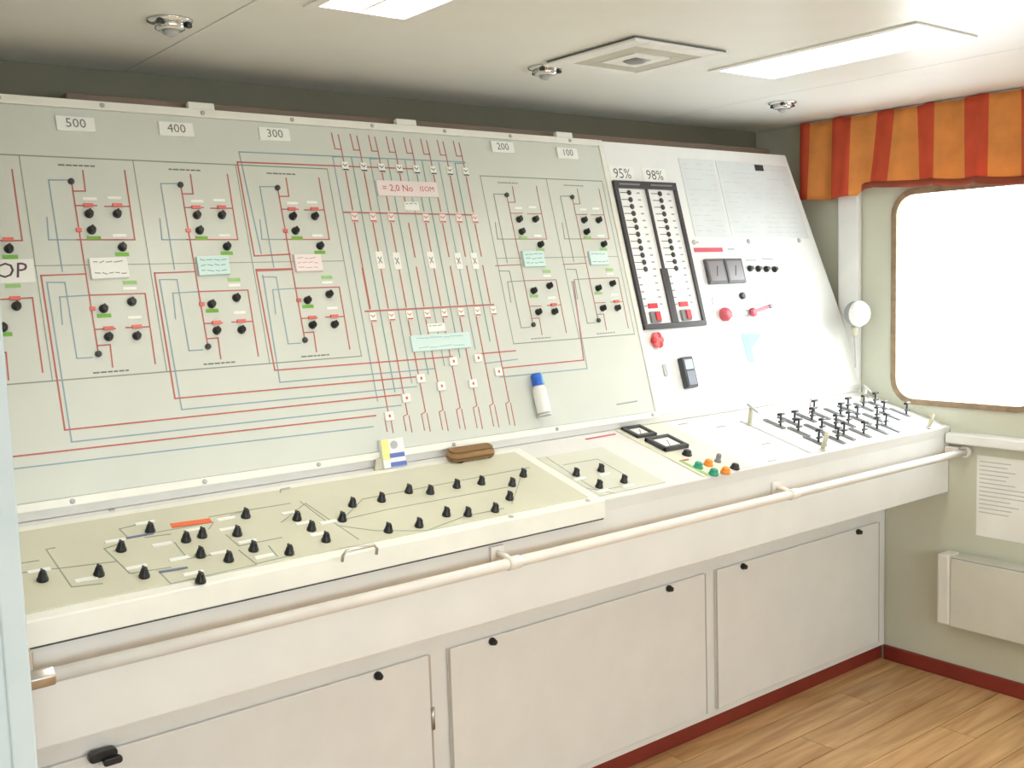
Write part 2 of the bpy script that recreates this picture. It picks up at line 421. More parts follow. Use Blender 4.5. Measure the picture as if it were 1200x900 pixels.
# ---- base cabinet doors
lock_m = MB().lathe(BASE, 0, 0, [(.011, .006), (.011, .014), (.008, .016), (.008, .024), (.003, .026)], 12)
lock_me = lock_m.mesh('lock', M_BLACK, Vector((0, 0, 0)))
locks = {0: [(442, 790)], 1: [(576, 750), (783, 688)], 2: [(870, 661), (1005, 620)]}
for i, (a, b) in enumerate(((-3.22, -2.158), (-2.10, -1.068), (-1.018, -.06))):
    d = build('cabinet_door', MB().box(BASE, a, b, .085, .565, .0005, .012), M_PAINT, console, .003)
    # shallow recessed line round the leaf
    for (p, q) in ((a, a + .006), (b - .006, b)):
        build('edge_trim', MB().box(BASE, p, q, .085, .565, .0121, .0126), mat('door_edge_grey', srgb(176, 170, 160), .5), d)
    for p in locks[i]:
        x, v = BASE.pix(*p, h=.012); inst('lock', lock_me, BASE.P(x, min(v, .553), .006), d)
lt = MB(); x, v = BASE.pix(120, 884, h=.02)
lt.poly(BASE, rrect(x - .03, x + .03, v - .012, v + .012, .01, 3), .012, .03); lt.poly(BASE, rrect(x - .005, x + .035, v - .02, v - .004, .006, 3), .03, .045)
build('door_latch', lt, M_BLACK, console, .002)
x, v = BASE.pix(502, 830)
build('door_hinge', MB().tube([BASE.P(-2.158, .36, .012), BASE.P(-2.158, .42, .012)], .006, 8), M_STEEL, console)

# ---- handrail
RY, RZ, RR = -.33, .871, .0135
hr = build('handrail', MB().tube([(-3.17, RY, RZ), (-.9, RY, RZ), (-.02, RY, RZ)], RR, 14), M_RAIL, console)
def bracket(x, wide=.02):
    mb = MB()
    mb.box(FASCIA, x - wide, x + wide, RZ - .012, RZ + .03, 0, .006)
    mb.tube([(x, -.27, RZ + .012), (x, -.30, RZ + .01), (x, RY, RZ)], .008, 8)
    mb.tube([(x - .018, RY, RZ), (x + .018, RY, RZ)], RR + .003, 12)
    return build('bracket', mb, M_RAIL, hr)
for px in ((582, 652), (909, 574)): bracket(FASCIA.pix(*px)[0])
jx = Fr((0, RY, 0), (1, 0, 0), (0, 0, 1)).pix(605, 663)[0]
build('joint_sleeve', MB().tube([(jx - .012, RY, RZ), (jx + .012, RY, RZ)], RR + .0018, 12), M_RAIL, hr)
ec = MB().tube([(-3.215, RY, RZ), (-3.165, RY, RZ)], .019, 6); ec.lathe(Fr((-3.216, RY, RZ), (0, 0, 1), (0, 1, 0)), 0, 0, [(.028, -.006), (.028, .006)], 14)
ec.box(FASCIA, -3.222, -3.195, RZ - .02, RZ + .05, 0, .06)
build('end_fitting', ec, M_STEEL, hr, .002)
wf_ = MB().tube([(-.02, RY, RZ), (-.006, RY, RZ)], .022, 14); wf_.box(FASCIA, -.04, -.022, RZ - .008, RZ + .018, 0, .05)
build('wall_fitting', wf_, M_RAIL, hr, .002)

# ---- hinged desk lid with its mimic plate
lidx0, lidx1 = XL + .1, -1.762
fy = -.281
lid = MB()
lid.add([(x, a, b) for x in (lidx0, lidx1) for a, b in ((fy, .913), (fy, .945), (DESK.P(0, -.03, .006).y, DESK.P(0, -.03, .006).z), (DESK.P(0, .345, .006).y, DESK.P(0, .345, .006).z), (DESK.P(0, .345, -.002).y, DESK.P(0, .345, -.002).z), (-.262, .945), (-.262, .913))],
        [(6, 5, 4, 3, 2, 1, 0), (7, 8, 9, 10, 11, 12, 13)] + [(i, (i + 1) % 7, 7 + (i + 1) % 7, 7 + i) for i in range(7)])
lid = build('desk_lid', lid, M_STRIP, console, .003)
build('lid_shadow_gap', MB().box(FASCIA, lidx0, lidx1 - .004, .9095, .9125, .0005, .012), M_DGREY, lid)
dp = build('desk_mimic_plate', MB().box(DESK, lidx0 + .01, -1.80, -.005, .318, .006, .009), M_DESKP, console, .001)

DK_H = .009
dk_knob = MB()
dk_knob.lathe(DESK, 0, 0, [(.0112, 0), (.0108, .005), (.0095, .007), (.0072, .016), (.005, .021), (.002, .0225)], 14)
dk_knob.box(DESK, -.002, .002, -.0095, .0095, .005, .021)
dk_o = Vector(DESK.o)
dk_me = dk_knob.mesh('selector_knob', M_BLACK, dk_o)
tag_mb = MB().box(DESK, -.021, .021, -.006, .006, 0, .0018); dtag_me = tag_mb.mesh('name_tag', M_PLATE, dk_o)
KN = [(50, 676), (116, 670), (142, 641), (176, 619), (169, 672), (218, 630), (237, 625), (235, 648), (235, 678), (268, 653), (288, 602), (278, 623), (297, 641), (339, 645), (348, 605), (365, 617), (382, 630), (401, 606), (413, 589), (447, 583), (479, 573), (504, 574), (535, 567), (564, 563), (613, 554), (600, 565), (597, 581), (580, 595), (548, 600), (523, 600), (491, 613), (455, 619)]
DT = [(46, 669), (101, 679), (135, 634), (170, 613), (160, 665), (190, 638), (228, 621), (210, 655), (227, 672), (258, 648), (265, 608), (268, 620), (290, 635), (310, 652), (340, 601), (357, 613), (374, 626), (385, 612)]
for p in KN:
    x, v = DESK.pix(p[0], p[1] + 4, h=DK_H); inst('selector_knob', dk_me, DESK.P(x, v, DK_H), dp)
for p in DT:
    x, v = DESK.pix(*p, h=DK_H); inst('name_tag', dtag_me, DESK.P(x, v, DK_H), dp)
def dpts(L, h=DK_H): return [DESK.pix(*q, h=h) for q in L]
dl = MB()
for L in ([(20, 661), (45, 657)], [(20, 672), (120, 660), (137, 658)], [(54, 644), (84, 688), (120, 684)], [(64, 642), (54, 644)],
          [(122, 643), (152, 672), (200, 665)], [(122, 643), (145, 636)], [(140, 620), (165, 614)], [(140, 620), (150, 630), (205, 620), (250, 612), (245, 620)],
          [(205, 636), (220, 655), (262, 648)], [(188, 672), (200, 684), (300, 662), (300, 660)], [(265, 627), (280, 640), (330, 630)], [(245, 606), (290, 598), (340, 590)],
          [(280, 645), (300, 661), (345, 650)], [(315, 640), (325, 652)], [(330, 612), (358, 590), (420, 632)], [(352, 588), (385, 613)], [(385, 613), (455, 597), (600, 570)],
          [(400, 610), (425, 585), (620, 548)], [(395, 616), (440, 622), (500, 622), (545, 605), (590, 596)], [(600, 590), (610, 560)], [(170, 630), (200, 626)], [(270, 604), (283, 600)]):
    dl.line(DESK, dpts(L), .0024, DK_H + .0001, DK_H + .0008)
build('mimic_lines', dl, M_DLINE, dp)
for (a, b) in (((150, 631), (178, 626)), ((188, 671), (218, 666))): build('slate_strip', MB().line(DESK, dpts([a, b]), .006, DK_H + .0008, DK_H + .0025), M_SLATE, dp)
a, b = dpts([(206, 616), (242, 611)])
build('orange_tape', MB().line(DESK, [a, b], .02, DK_H + .0008, DK_H + .002), M_ORANGE, dp)
def bar_handle(p0, p1, hgt, name='lid_handle'):
    (x0, v0), (x1, v1) = DESK.pix(*p0, h=.006), DESK.pix(*p1, h=.006)
    v1 = v0
    pts = [DESK.P(x0, v0, .006), DESK.P(x0, v0, hgt - .01), DESK.P(x0 + .008, v0, hgt), DESK.P(x1 - .008, v1, hgt), DESK.P(x1, v1, hgt - .01), DESK.P(x1, v1, .006)]
    return build(name, MB().tube(pts, .0035, 8), M_STEEL, lid)
bar_handle((401, 658), (443, 651), .03)
h2 = MB(); x, v = DESK.pix(331, 578, h=.006); h2.tube([DESK.P(x - .006, v, .004), DESK.P(x - .006, v, .016), DESK.P(x + .02, v + .003, .016)], .0025, 6)
build('lid_stay', h2, M_LGREY, lid)
scr = MB().lathe(DESK, 0, 0, [(.007, 0), (.007, .002), (.003, .003)], 10).mesh('screw', M_STEEL, dk_o)
for p in ((131, 595), (624, 623), (699, 593)):
    x, v = DESK.pix(*p, h=.006); inst('screw', scr, DESK.P(x, v if p[0] < 200 else max(v, -.018), .006 if p[0] > 200 else 0), lid)

# ---- small desk plate with four knobs right of the lid
x0 = -1.757
sp = build('small_mimic_plate', MB().box(DESK, x0, -1.50, -.0, .27, .0005, .0035), mat('small_plate_grey', srgb(214, 214, 198), .4), console, .001)
for p in ((675, 553), (704, 548), (702, 567), (731, 561)):
    x, v = DESK.pix(p[0], p[1] + 4, h=.0035); inst('selector_knob', dk_me, DESK.P(x, v, .0035), sp)
    inst('name_tag', dtag_me, DESK.P(x - .005, v - .024, .0035), sp)
dl = MB()
for L in ([(640, 536), (700, 575), (730, 570)], [(660, 545), (700, 538), (735, 558)], [(655, 555), (680, 571), (720, 578)]):
    dl.line(DESK, dpts(L, .0035), .002, .0036, .0042)
build('mimic_lines', dl, M_DLINE, sp)
a, b = dpts([(668, 507), (704, 501)], 0)
build('pink_tape', MB().line(DESK, [(-1.50, .34), (-1.38, .343)], .008, .0005, .0015), M_PINKRED, console)

# ---- desk gauges and push buttons
gp = build('button_plate', MB().box(DESK, -1.355, -1.13, -.012, .368, .0005, .0025), mat('button_plate_beige', srgb(228, 226, 206), .4), console)
def flat_gauge(cx, cv, sx, sv, hh):
    mb = MB()
    for (a, b, c, d) in ((-sx, -sx + .014, -sv, sv), (sx - .014, sx, -sv, sv), (-sx, sx, -sv, -sv + .014), (-sx, sx, sv - .014, sv)):
        mb.box(DESK, cx + a, cx + b, cv + c, cv + d, .0025, hh)
    g = build('rectangular_gauge', mb, M_DGREY, gp, .002)
    build('gauge_face', MB().box(DESK, cx - sx + .012, cx + sx - .012, cv - sv + .012, cv + sv - .012, .0026, hh - .006), M_WHITEP, g)
    build('gauge_needle', MB().line(DESK, [(cx - .01, cv - sv * .5), (cx + .015, cv + sv * .3)], .0018, hh - .006, hh - .005), M_TXT, g)
flat_gauge(-1.292, .324, .043, .040, .012)
flat_gauge(-1.278, .214, .052, .047, .016)
def button(p, material, r=.0125, h=.02, name='push_button'):
    x, v = DESK.pix(p[0], p[1] + 3, h=.0025); mb = MB()
    mb.lathe(DESK, x, v, [(r + .003, .0025), (r + .003, .007), (r, .008), (r, h * .8), (r * .8, h), (r * .3, h + .001)], 14)
    return build(name, mb, material, gp)
for p in ((818, 545), (836, 553)): button(p, M_GREENB)
for p in ((830, 542), (850, 551)): button(p, M_ORANGEB)
button((805, 530), M_BLACK, .013, .018, 'selector_knob'); button((841, 538), M_GREY, .008, .028, 'toggle_switch'); button((861, 546), M_BLACK, .012, .018, 'selector_knob')
build('colour_strip', MB().box(DESK, -1.34, -1.327, -.01, .10, .0026, .004), M_LGREEN, gp)
build('pink_strip', MB().box(DESK, -1.335, -1.30, .095, .103, .0026, .004), M_PINKRED, gp)
x, v = DESK.pix(736, 500)
build('gauge_glass_tab', MB().box(DESK, -1.27, -1.235, .352, .366, .003, .005), M_LGREY, gp)
# faint panels and prints of the bright right-hand desk
rp = build('lever_plate', MB().box(DESK, -.835, -.05, -.008, .29, .0005, .003), M_WHITEP, console, .001)
tp = MB()
for p in ((845, 500), (872, 494), (800, 497), (905, 540), (898, 520)):
    x, v = DESK.pix(*p); tp.line(DESK, [(x - .02, v), (x + .02, v)], .005, .0006, .0009)
build('desk_print', tp, M_TXTL, console)
# ---- lever bank
slot_mb = MB().box(DESK, -.008, .008, -.043, .043, .0, .006); slot_mb.box(DESK, -.003, .003, -.036, .036, .006, .0065, 1)
slot_me = slot_mb.mesh('lever_slot', [M_GREY, M_BLACK], dk_o)
rod = MB(); rod.tube([DESK.P(0, 0, .0), DESK.P(0, .004, .02), DESK.P(0, .008, .04)], .0035, 8)
rod.tube([DESK.P(-.016, .008, .04), DESK.P(.016, .008, .04)], .0045, 8)
rod_me = rod.mesh('lever_handle', M_BLACK, dk_o)
pin = MB(); pin.tube([DESK.P(-.014, 0, .016), DESK.P(.014, 0, .016)], .004, 8); pin_me = pin.mesh('cross_pin', M_DGREY, dk_o)
slots = []
for i in range(8):
    for j, vv in enumerate((.225, .135, .05)):
        x = -.735 + i * .088 + (.03 if j == 1 else 0) + random.uniform(-.012, .012)
        if i > 5 and j == 2: continue
        slots.append((x, vv + random.uniform(-.006, .006), random.choice((-.026, -.014, .002, .016, .028))))
for (x, v, d) in slots:
    s_ = inst('lever_slot', slot_me, DESK.P(x, v, .003), rp)
    inst('lever_handle', rod_me, DESK.P(x, v + d, .008), s_)
    inst('cross_pin', pin_me, DESK.P(x, v + d, .008), s_)
for (p, hgt, ln) in (((974, 533), .062, .012), ((878, 498), .062, -.004), ((1010, 472), .058, .008), ((1100, 507), .055, .012)):
    x, v = DESK.pix(*p); x = max(min(x, -.055), -.83); v = max(v, -.004)
    mb = MB(); mb.lathe(DESK, x, v, [(.011, .003), (.011, .006), (.0075, .008)], 10)
    mb.tube([DESK.P(x, v, .004), DESK.P(x + ln, v + .004, hgt)], .0075, 8)
    post = build('cover_post', mb, M_BRASS, console)
    if p[0] in (878, 1010): build('post_wing', MB().tube([DESK.P(x + ln - .024, v + .004, hgt + .014), DESK.P(x + ln + .026, v - .006, hgt - .016)], .004, 8), M_LGREY, post)
x, v = DESK.pix(948, 486)
build('thin_stick', MB().tube([DESK.P(x, v, .003), DESK.P(x + .006, v + .01, .06)], .0022, 6), mat('pink_stick', srgb(190, 140, 150), .4), rp)

# ================================================================== mimic panel
MX1 = -1.172
mp = build('mimic_panel', MB().box(PANEL, XL + .01, MX1, -.936, -.022, .0005, .005), M_MIMIC, console, .002)
H = .005
build('panel_frame', MB().box(PANEL, XL + .01, MX1, -.9365, -.956, .0005, .009).box(PANEL, MX1 + .0005, MX1 + .02, -.956, -.0, .0005, .008).box(PANEL, XL + .01, MX1, -.0215, 0, .0005, .009), M_STRIP, console, .002)
def pp(L): return [PANEL.pix(*q, h=H) for q in L]
# bay dividers
dvd = MB()
for x in (-3.003, -2.746, -2.483, -2.218, -1.697, -1.434): dvd.line(PANEL, [(x, -.146), (x, -.674)], .0022, H + .0001, H + .0006)
for (a, b) in ((-3.33, -2.218), (-1.697, -1.19)):
    dvd.line(PANEL, [(a, -.146), (b, -.146)], .003, H + .0001, H + .0006); dvd.line(PANEL, [(a, -.674), (b, -.674)], .003, H + .0001, H + .0006)
    dvd.line(PANEL, [(a, -.408), (b, -.408)], .0018, H + .0001, H + .0006)
dvd.line(PANEL, [(-1.19, -.146), (-1.19, -.674)], .002, H + .0001, H + .0006)
build('bay_divider', dvd, M_GLINE, mp)

pk = MB(); pk.lathe(PANEL, 0, 0, [(.0104, 0), (.0104, .004), (.0088, .006), (.0082, .014), (.0062, .016)], 14); pk.box(PANEL, -.0018, .0018, -.0085, .0085, .006, .018)
PO = Vector(PANEL.o)
pk_me = pk.mesh('selector_knob', M_BLACK, PO)
sk_me = MB().lathe(PANEL, 0, 0, [(.0075, 0), (.0075, .006), (.004, .009)], 10).mesh('pump_symbol', M_DGREY, PO)
ind_me = MB().box(PANEL, -.011, .011, -.004, .004, .0008, .006).mesh('red_indicator', M_LAMPRED, PO)
ind2_me = MB().box(PANEL, -.006, .006, -.0045, .0045, .0008, .005).mesh('red_indicator', M_LAMPRED, PO)
grn_me = MB().box(PANEL, -.016, .016, -.0045, .0045, 0, .001).mesh('green_tape', M_GREEN, PO)
lgrn_me = MB().box(PANEL, -.016, .016, -.0045, .0045, 0, .001).mesh('green_tape', M_LGREEN, PO)
ptag_me = MB().box(PANEL, -.016, .016, -.0035, .0035, 0, .001).mesh('name_tag', M_PLATE, PO)
CX = -2.897
def rel(p): x, v = PANEL.pix(*p, h=H); return (x - CX, v)
T_KN = [rel(p) for p in ((104, 251), (137, 251), (107, 270), (143, 290), (121, 362), (154, 354), (127, 395), (160, 394))]
T_SK = [rel(p) for p in ((83, 213), (115, 415))]
T_IN = [rel(p) for p in ((103, 241), (137, 241), (127, 385), (160, 383))]
T_INS = [rel(p) for p in ((92, 270), (108, 362))]
T_GR = [rel(p) for p in ((110, 279), (143, 298), (122, 370), (152, 331))]
T_TG = [rel(p) for p in ((134, 232), (140, 276), (152, 338), (105, 233), (158, 372))]
def rl(L): return [rel(q) for q in L]
T_RED = [rl(L) for L in ([(84, 215), (115, 413)], [(97, 200), (100, 224), (86, 224)], [(88, 241), (113, 241)], [(123, 242), (151, 242)], [(146, 200), (158, 281), (90, 281)],
          [(48, 323), (101, 321)], [(105, 346), (170, 344), (182, 426)], [(112, 386), (135, 385)], [(148, 384), (174, 383)], [(115, 405), (129, 404), (132, 430)])]
T_BLU = [rl(L) for L in ([(82, 211), (57, 211), (73, 318)], [(55, 255), (57, 281), (90, 281)], [(76, 331), (55, 331)], [(76, 331), (90, 420), (108, 419)], [(105, 346), (70, 348), (73, 380)])]
T_TXT = [rl([(69, 194), (110, 194)]), rl([(110, 437), (150, 434)])]
LW = .0031
cols_ = [-2.897, -2.637, -2.376, -1.609, -1.339]
for ci, cx in enumerate(cols_):
    red = MB(); blu = MB(); tx = MB()
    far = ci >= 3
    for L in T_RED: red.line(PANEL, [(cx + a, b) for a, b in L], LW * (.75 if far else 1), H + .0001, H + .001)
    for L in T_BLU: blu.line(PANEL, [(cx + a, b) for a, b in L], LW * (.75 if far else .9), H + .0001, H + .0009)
    for L in T_TXT:
        q = cx + L[0][0]; vm = (L[0][1] + L[1][1]) / 2; rr = random.Random(ci)
        while q < cx + L[1][0]:
            w_ = rr.uniform(.004, .012); tx.line(PANEL, [(q, vm), (min(q + w_, cx + L[1][0]), vm)], .0036, H + .0001, H + .0005); q += w_ + .006
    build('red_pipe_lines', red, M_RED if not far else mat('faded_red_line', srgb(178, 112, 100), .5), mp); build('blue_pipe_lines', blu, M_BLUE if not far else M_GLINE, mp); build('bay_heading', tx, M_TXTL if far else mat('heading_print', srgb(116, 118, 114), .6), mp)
    for a, b in T_KN: inst('selector_knob', pk_me, PANEL.P(cx + a, b, H), mp)
    for a, b in T_SK: inst('pump_symbol', sk_me, PANEL.P(cx + a, b, H), mp)
    for k, (a, b) in enumerate(T_IN):
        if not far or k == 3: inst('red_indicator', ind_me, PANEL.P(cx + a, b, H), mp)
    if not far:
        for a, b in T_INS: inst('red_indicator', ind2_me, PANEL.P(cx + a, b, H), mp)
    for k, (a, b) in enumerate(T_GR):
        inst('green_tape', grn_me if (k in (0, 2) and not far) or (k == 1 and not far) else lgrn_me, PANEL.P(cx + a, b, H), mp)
    for a, b in T_TG: inst('name_tag', ptag_me, PANEL.P(cx + a, b, H), mp)
# partial bay at the left edge
for p in ((10, 292), (19, 359), (3, 384)):
    x, v = PANEL.pix(*p, h=H); inst('selector_knob', pk_me, PANEL.P(x, v, H), mp)
for p, me in (((12, 301), grn_me), ((15, 335), lgrn_me), ((5, 392), grn_me), ((9, 281), ind_me), ((17, 350), ind_me)):
    x, v = PANEL.pix(*p, h=H); inst('green_tape' if me is not ind_me else 'red_indicator', me, PANEL.P(x, v, H), mp)
red = MB()
for L in ([(14, 199), (26, 282), (0, 282)], [(0, 351), (38, 349), (50, 436)], [(0, 413), (7, 413), (10, 445)]): red.line(PANEL, pp(L), LW, H + .0001, H + .001)
build('red_pipe_lines', red, M_RED, mp)

# name plates along the top and value cards in the middle
def plate(p, w, hgt, material, body=None, tsize=.03, tm=M_TXT, thick=.006, name='name_plate', parent=None, scrib=0, dz=0, tilt=0):
    x, v = PANEL.pix(*p, h=H); x0_, x1_ = x - w / 2, x + w / 2
    o = build(name, MB().poly(PANEL, [(x0_, v - hgt / 2 - tilt), (x1_, v - hgt / 2 + tilt), (x1_, v + hgt / 2 + tilt), (x0_, v + hgt / 2 - tilt)], H, H + thick), material, parent or mp, .0012)
    if body: build('lettering', text_mb(body, PANEL, x, v, H + thick + .0004, tsize), tm, o)
    if scrib:
        mb = MB(); rr = random.Random(int(p[0]))
        for k in range(scrib):
            vv = v + hgt * (.28 - .56 * k / max(1, scrib - 1)); xx = x - w * .4
            while xx < x + w * .34:
                L = rr.uniform(.008, .02) * w / .09; mb.line(PANEL, [(xx, vv + rr.uniform(-.002, .002)), (min(xx + L, x + w * .42), vv + rr.uniform(-.002, .002))], .0022, H + thick + .0002, H + thick + .0005); xx += L + .006
        build('print', mb, tm, o)
    return o
for p, b in (((88, 146), '500'), ((206, 152), '400'), ((321, 158), '300'), ((588, 173), '200'), ((664, 180), '100')): plate(p, .088, .036, M_PLATE, b, .032, mat('plate_print', srgb(116, 118, 114), .6))
plate((127, 315), .086, .050, M_PLATE, scrib=2, tm=M_TXTL, thick=.010, tilt=.001)
plate((249, 312), .082, .048, M_TEALCARD, scrib=3, tm=M_TEALTXT, thick=.010, tilt=.001)
plate((360, 309), .078, .046, M_PINKCARD, scrib=3, tm=mat('faded_pink_print', srgb(214, 170, 170), .6), thick=.010)
plate((624, 304), .084, .050, M_TEALCARD, scrib=3, tm=M_TEALTXT, thick=.010)
plate((700, 303), .080, .046, M_TEALCARD, scrib=2, tm=M_TXTL, thick=.010)

# ---- central pipe field
blue_c = MB(); red_c = MB(); teal_c = MB(); blk = MB()
for L in ([(280, 178), (545, 190)], [(280, 178), (306, 297)], [(328, 448), (510, 432)], [(213, 480), (488, 453)], [(84, 518), (470, 475)], [(12, 550), (437, 500)], [(55, 331), (84, 518)], [(187, 328), (213, 480)], [(308, 323), (328, 448)], [(586, 442), (688, 432), (670, 330)], [(568, 426), (606, 421)]):
    blue_c.line(PANEL, pp(L), .0032, H + .0001, H + .0009)
for L in ([(278, 190), (487, 198)], [(278, 190), (298, 300), (340, 298)], [(322, 434), (530, 418)], [(205, 467), (495, 441)], [(76, 504), (475, 462)], [(8, 536), (440, 487)], [(48, 323), (76, 504)], [(181, 320), (205, 467)], [(300, 316), (322, 434)], [(300, 316), (342, 315)], [(558, 415), (604, 411)], [(582, 432), (684, 422), (672, 330)]):
    red_c.line(PANEL, pp(L), .0036, H + .0001, H + .001)
for L in ([(403, 249), (555, 252)], [(428, 365), (578, 357)]): red_c.line(PANEL, pp(L), .0042, H + .0011, H + .0016)
pipex = [-2.178 + .0588 * i for i in range(8)]
vend = [-.885, -.89, -.895, -.90, -.903, -.908, -.91, -.912]
for i, x in enumerate(pipex):
    d = .012 * (1 if i % 2 else 1)
    red_c.line(PANEL, [(x - .006, -.04), (x - .004, -.086), (x + .016, -.086)], .0028, H + .0001, H + .001)
    red_c.line(PANEL, [(x + .014, -.044), (x + .016, -.086), (x + .016, -.125)], .0028, H + .0001, H + .001)
    (red_c if i != 4 else teal_c).line(PANEL, [(x + .016, -.146), (x + .016, -.262)], .0032, H + .0001, H + .001)
    red_c.line(PANEL, [(x + .014, -.30), (x + .014, -.40 if i > 0 else -.545)], .0032, H + .0001, H + .001)
    red_c.line(PANEL, [(x + .012, -.43), (x + .012, -.545)], .0032, H + .0001, H + .001)
    red_c.line(PANEL, [(x + .010, -.585), (x + .010, -.845)], .0030, H + .0001, H + .001)
    red_c.line(PANEL, [(x + .010, -.845), (x - .004, -.85), (x - .004, vend[i])], .0024, H + .0001, H + .001)
    red_c.line(PANEL, [(x + .014, -.85), (x + .014, vend[i] - .005)], .0024, H + .0001, H + .001)
    (teal_c if i % 2 else blue_c).line(PANEL, [(x - .016, -.11), (x - .016, -.80 + .02 * i)], .0028, H + .0001, H + .0008)
    if i in (0, 2, 7): teal_c.line(PANEL, [(x - .016, -.11), (x + .02, -.108)], .0028, H + .0001, H + .0008)
    # valve boxes
    for (vv, c_) in ((-.137, M_PLATE), (-.285, M_PINKCARD), (-.57, M_PLATE)):
        if vv == -.285 and i in (3,): continue
        o = build('valve_symbol', MB().box(PANEL, x + .006, x + .026, vv - .013, vv + .013, H + .0012, H + .004), c_, mp)
        mb = MB(); mb.line(PANEL, [(x + .009, vv - .010), (x + .023, vv - .010)], .004, H + .004, H + .0046); mb.line(PANEL, [(x + .010, vv + .006), (x + .016, vv), (x + .022, vv + .006)], .002, H + .004, H + .0046)
        build('valve_print', mb, M_RED if vv != -.137 else M_DGREY, o)
build('red_pipe_lines', red_c, M_RED, mp); build('blue_pipe_lines', blue_c, M_BLUE, mp); build('teal_pipe_lines', teal_c, M_TEAL, mp)
for p in ((530, 424), (492, 444), (516, 453), (475, 467), (553, 450), (559, 420), (583, 436), (455, 488)):
    x, v = PANEL.pix(*p, h=H)
    o = build('valve_box', MB().box(PANEL, x - .013, x + .013, v - .012, v + .012, H, H + .008), M_PLATE, mp, .0015)
    build('valve_print', MB().box(PANEL, x - .003, x + .003, v - .004, v + .004, H + .008, H + .0085), M_PINKRED, o)
for p in ((445, 305), (465, 306), (505, 305), (537, 306), (556, 306)):
    o = plate(p, .024, .05, M_PLATE, thick=.002)
    x, v = PANEL.pix(*p, h=H); mb = MB(); mb.line(PANEL, [(x - .005, v + .008), (x + .005, v - .008)], .003, H + .0021, H + .0025); mb.line(PANEL, [(x + .005, v + .008), (x - .005, v - .008)], .003, H + .0021, H + .0025)
    build('print', mb, M_TXTL, o)
o = plate((477, 222), .205, .046, M_PINKCARD, thick=.006)
x, v = PANEL.pix(477, 222, h=H)
build('lettering', text_mb('= 2,0 No', PANEL, x - .035, v, H + .0065, .028), M_REDTXT, o)
build('lettering', text_mb('ISOM', PANEL, x + .065, v, H + .0065, .022), M_REDTXT, o)
plate((482, 242), .05, .026, M_YELLOW if False else M_PLATE, thick=.003, scrib=1, tm=M_TXTL)
plate((516, 401), .20, .046, M_TEALCARD, thick=.008, scrib=2, tm=mat('pale_blue_print', srgb(170, 196, 206), .6))
plate((511, 384), .06, .024, M_PLATE, thick=.003, scrib=1, tm=M_TXTL)
x, v = PANEL.pix(735, 472, h=H)
build('maker_line', MB().line(PANEL, [(x - .045, v - .001), (x + .045, v + .001)], .004, H + .0001, H + .0006), M_TXTL, mp)
ps_me = MB().lathe(PANEL, 0, 0, [(.006, 0), (.006, .002), (.003, .003)], 8).mesh('panel_screw', M_LGREY, PO)
for x in (-3.03, -2.8, -2.55, -2.3, -2.05, -1.8, -1.55, -1.3): inst('panel_screw', ps_me, PANEL.P(x, -.011, .009), mp)
for x in (-3.0, -2.7, -2.4, -1.98, -1.6, -1.19): inst('panel_screw', ps_me, PANEL.P(x, -.946, .009), mp)
# tabs on the top edge
for p in ((235, 124), (475, 143), (660, 157)):
    x, v = PANEL.pix(*p)
    build('top_tab', MB().box(PANEL, x - .035, x + .035, .0005, .02, -.012, .006), M_STRIP, console, .003)

# ================================================================== instrument section on the right
IX0 = MX1 + .022
def tp_(v0): return xedge(v0) - .004
ip = MB().poly(PANEL, [(IX0, -.95), (tp_(-.95), -.95), (tp_(-.83), -.83), (tp_(0), -.002), (IX0, -.002)], .0005, .005)
ip = build('instrument_panel', ip, M_WHITEP, console, .002)
# twin level alarm unit
gx0, gx1, gv0, gv1 = -1.147, -.842, -.664, -.144
lu = MB(); b_ = .016
lu.box(PANEL, gx0, gx1, gv1 - .026, gv1, H, H + .012); lu.box(PANEL, gx0, gx1, gv0, gv0 + .018, H, H + .012)
lu.box(PANEL, gx0, gx0 + b_, gv0 + .018, gv1 - .026, H, H + .012); lu.box(PANEL, gx1 - b_, gx1, gv0 + .018, gv1 - .026, H, H + .012)
lu.box(PANEL, -.999, -.99, gv0 + .018, gv1 - .026, H, H + .012); lu.box(PANEL, -1.010, -.979, gv0 + .018, -.455, H, H + .0115)
lu = build('alarm_unit_frame', lu, mat('alarm_frame_dark', srgb(62, 58, 60), .4), ip, .0015)
build('alarm_face', MB().box(PANEL, gx0 + .01, gx1 - .01, gv0 + .01, gv1 - .01, H, H + .004), M_WHITEP, lu)
row_me = MB().box(PANEL, -.018, .018, -.0012, .0012, 0, .0006).mesh('row_print', M_TXT, PO)
led_me = MB().lathe(PANEL, 0, 0, [(.0095, 0), (.0095, .003), (.006, .0045)], 10).mesh('alarm_lamp', M_DGREY, PO)
mk_me = MB().box(PANEL, -.007, .007, -.0025, .0025, 0, .0005).mesh('scale_mark', M_TXTL, PO)
for cx in (-1.085, -.935):
    for k in range(12):
        v = -.185 - k * .0246
        inst('alarm_lamp', led_me, PANEL.P(cx + .006, v, H + .004), ip); inst('row_print', row_me, PANEL.P(cx - .018, v, H + .004), ip)
        inst('scale_mark', mk_me, PANEL.P(cx + .05, v, H + .004), ip)
    for k in range(12, 17):
        inst('scale_mark', mk_me, PANEL.P(cx + .045, -.185 - k * .0246, H + .004), ip)
        inst('scale_mark', mk_me, PANEL.P(cx - .03, -.185 - k * .0246 - .004, H + .004), ip)
    build('red_lamp', MB().box(PANEL, cx - .02, cx + .024, -.592, -.575, H + .004, H + .008), M_REDP, lu, .001)
    q = build('reset_button', MB().box(PANEL, cx - .024, cx + .022, -.642, -.604, H + .004, H + .014), M_GREY, lu, .002)
    build('button_cap', MB().box(PANEL, cx - .004, cx + .018, -.638, -.608, H + .014, H + .019), M_REDP, q, .001)
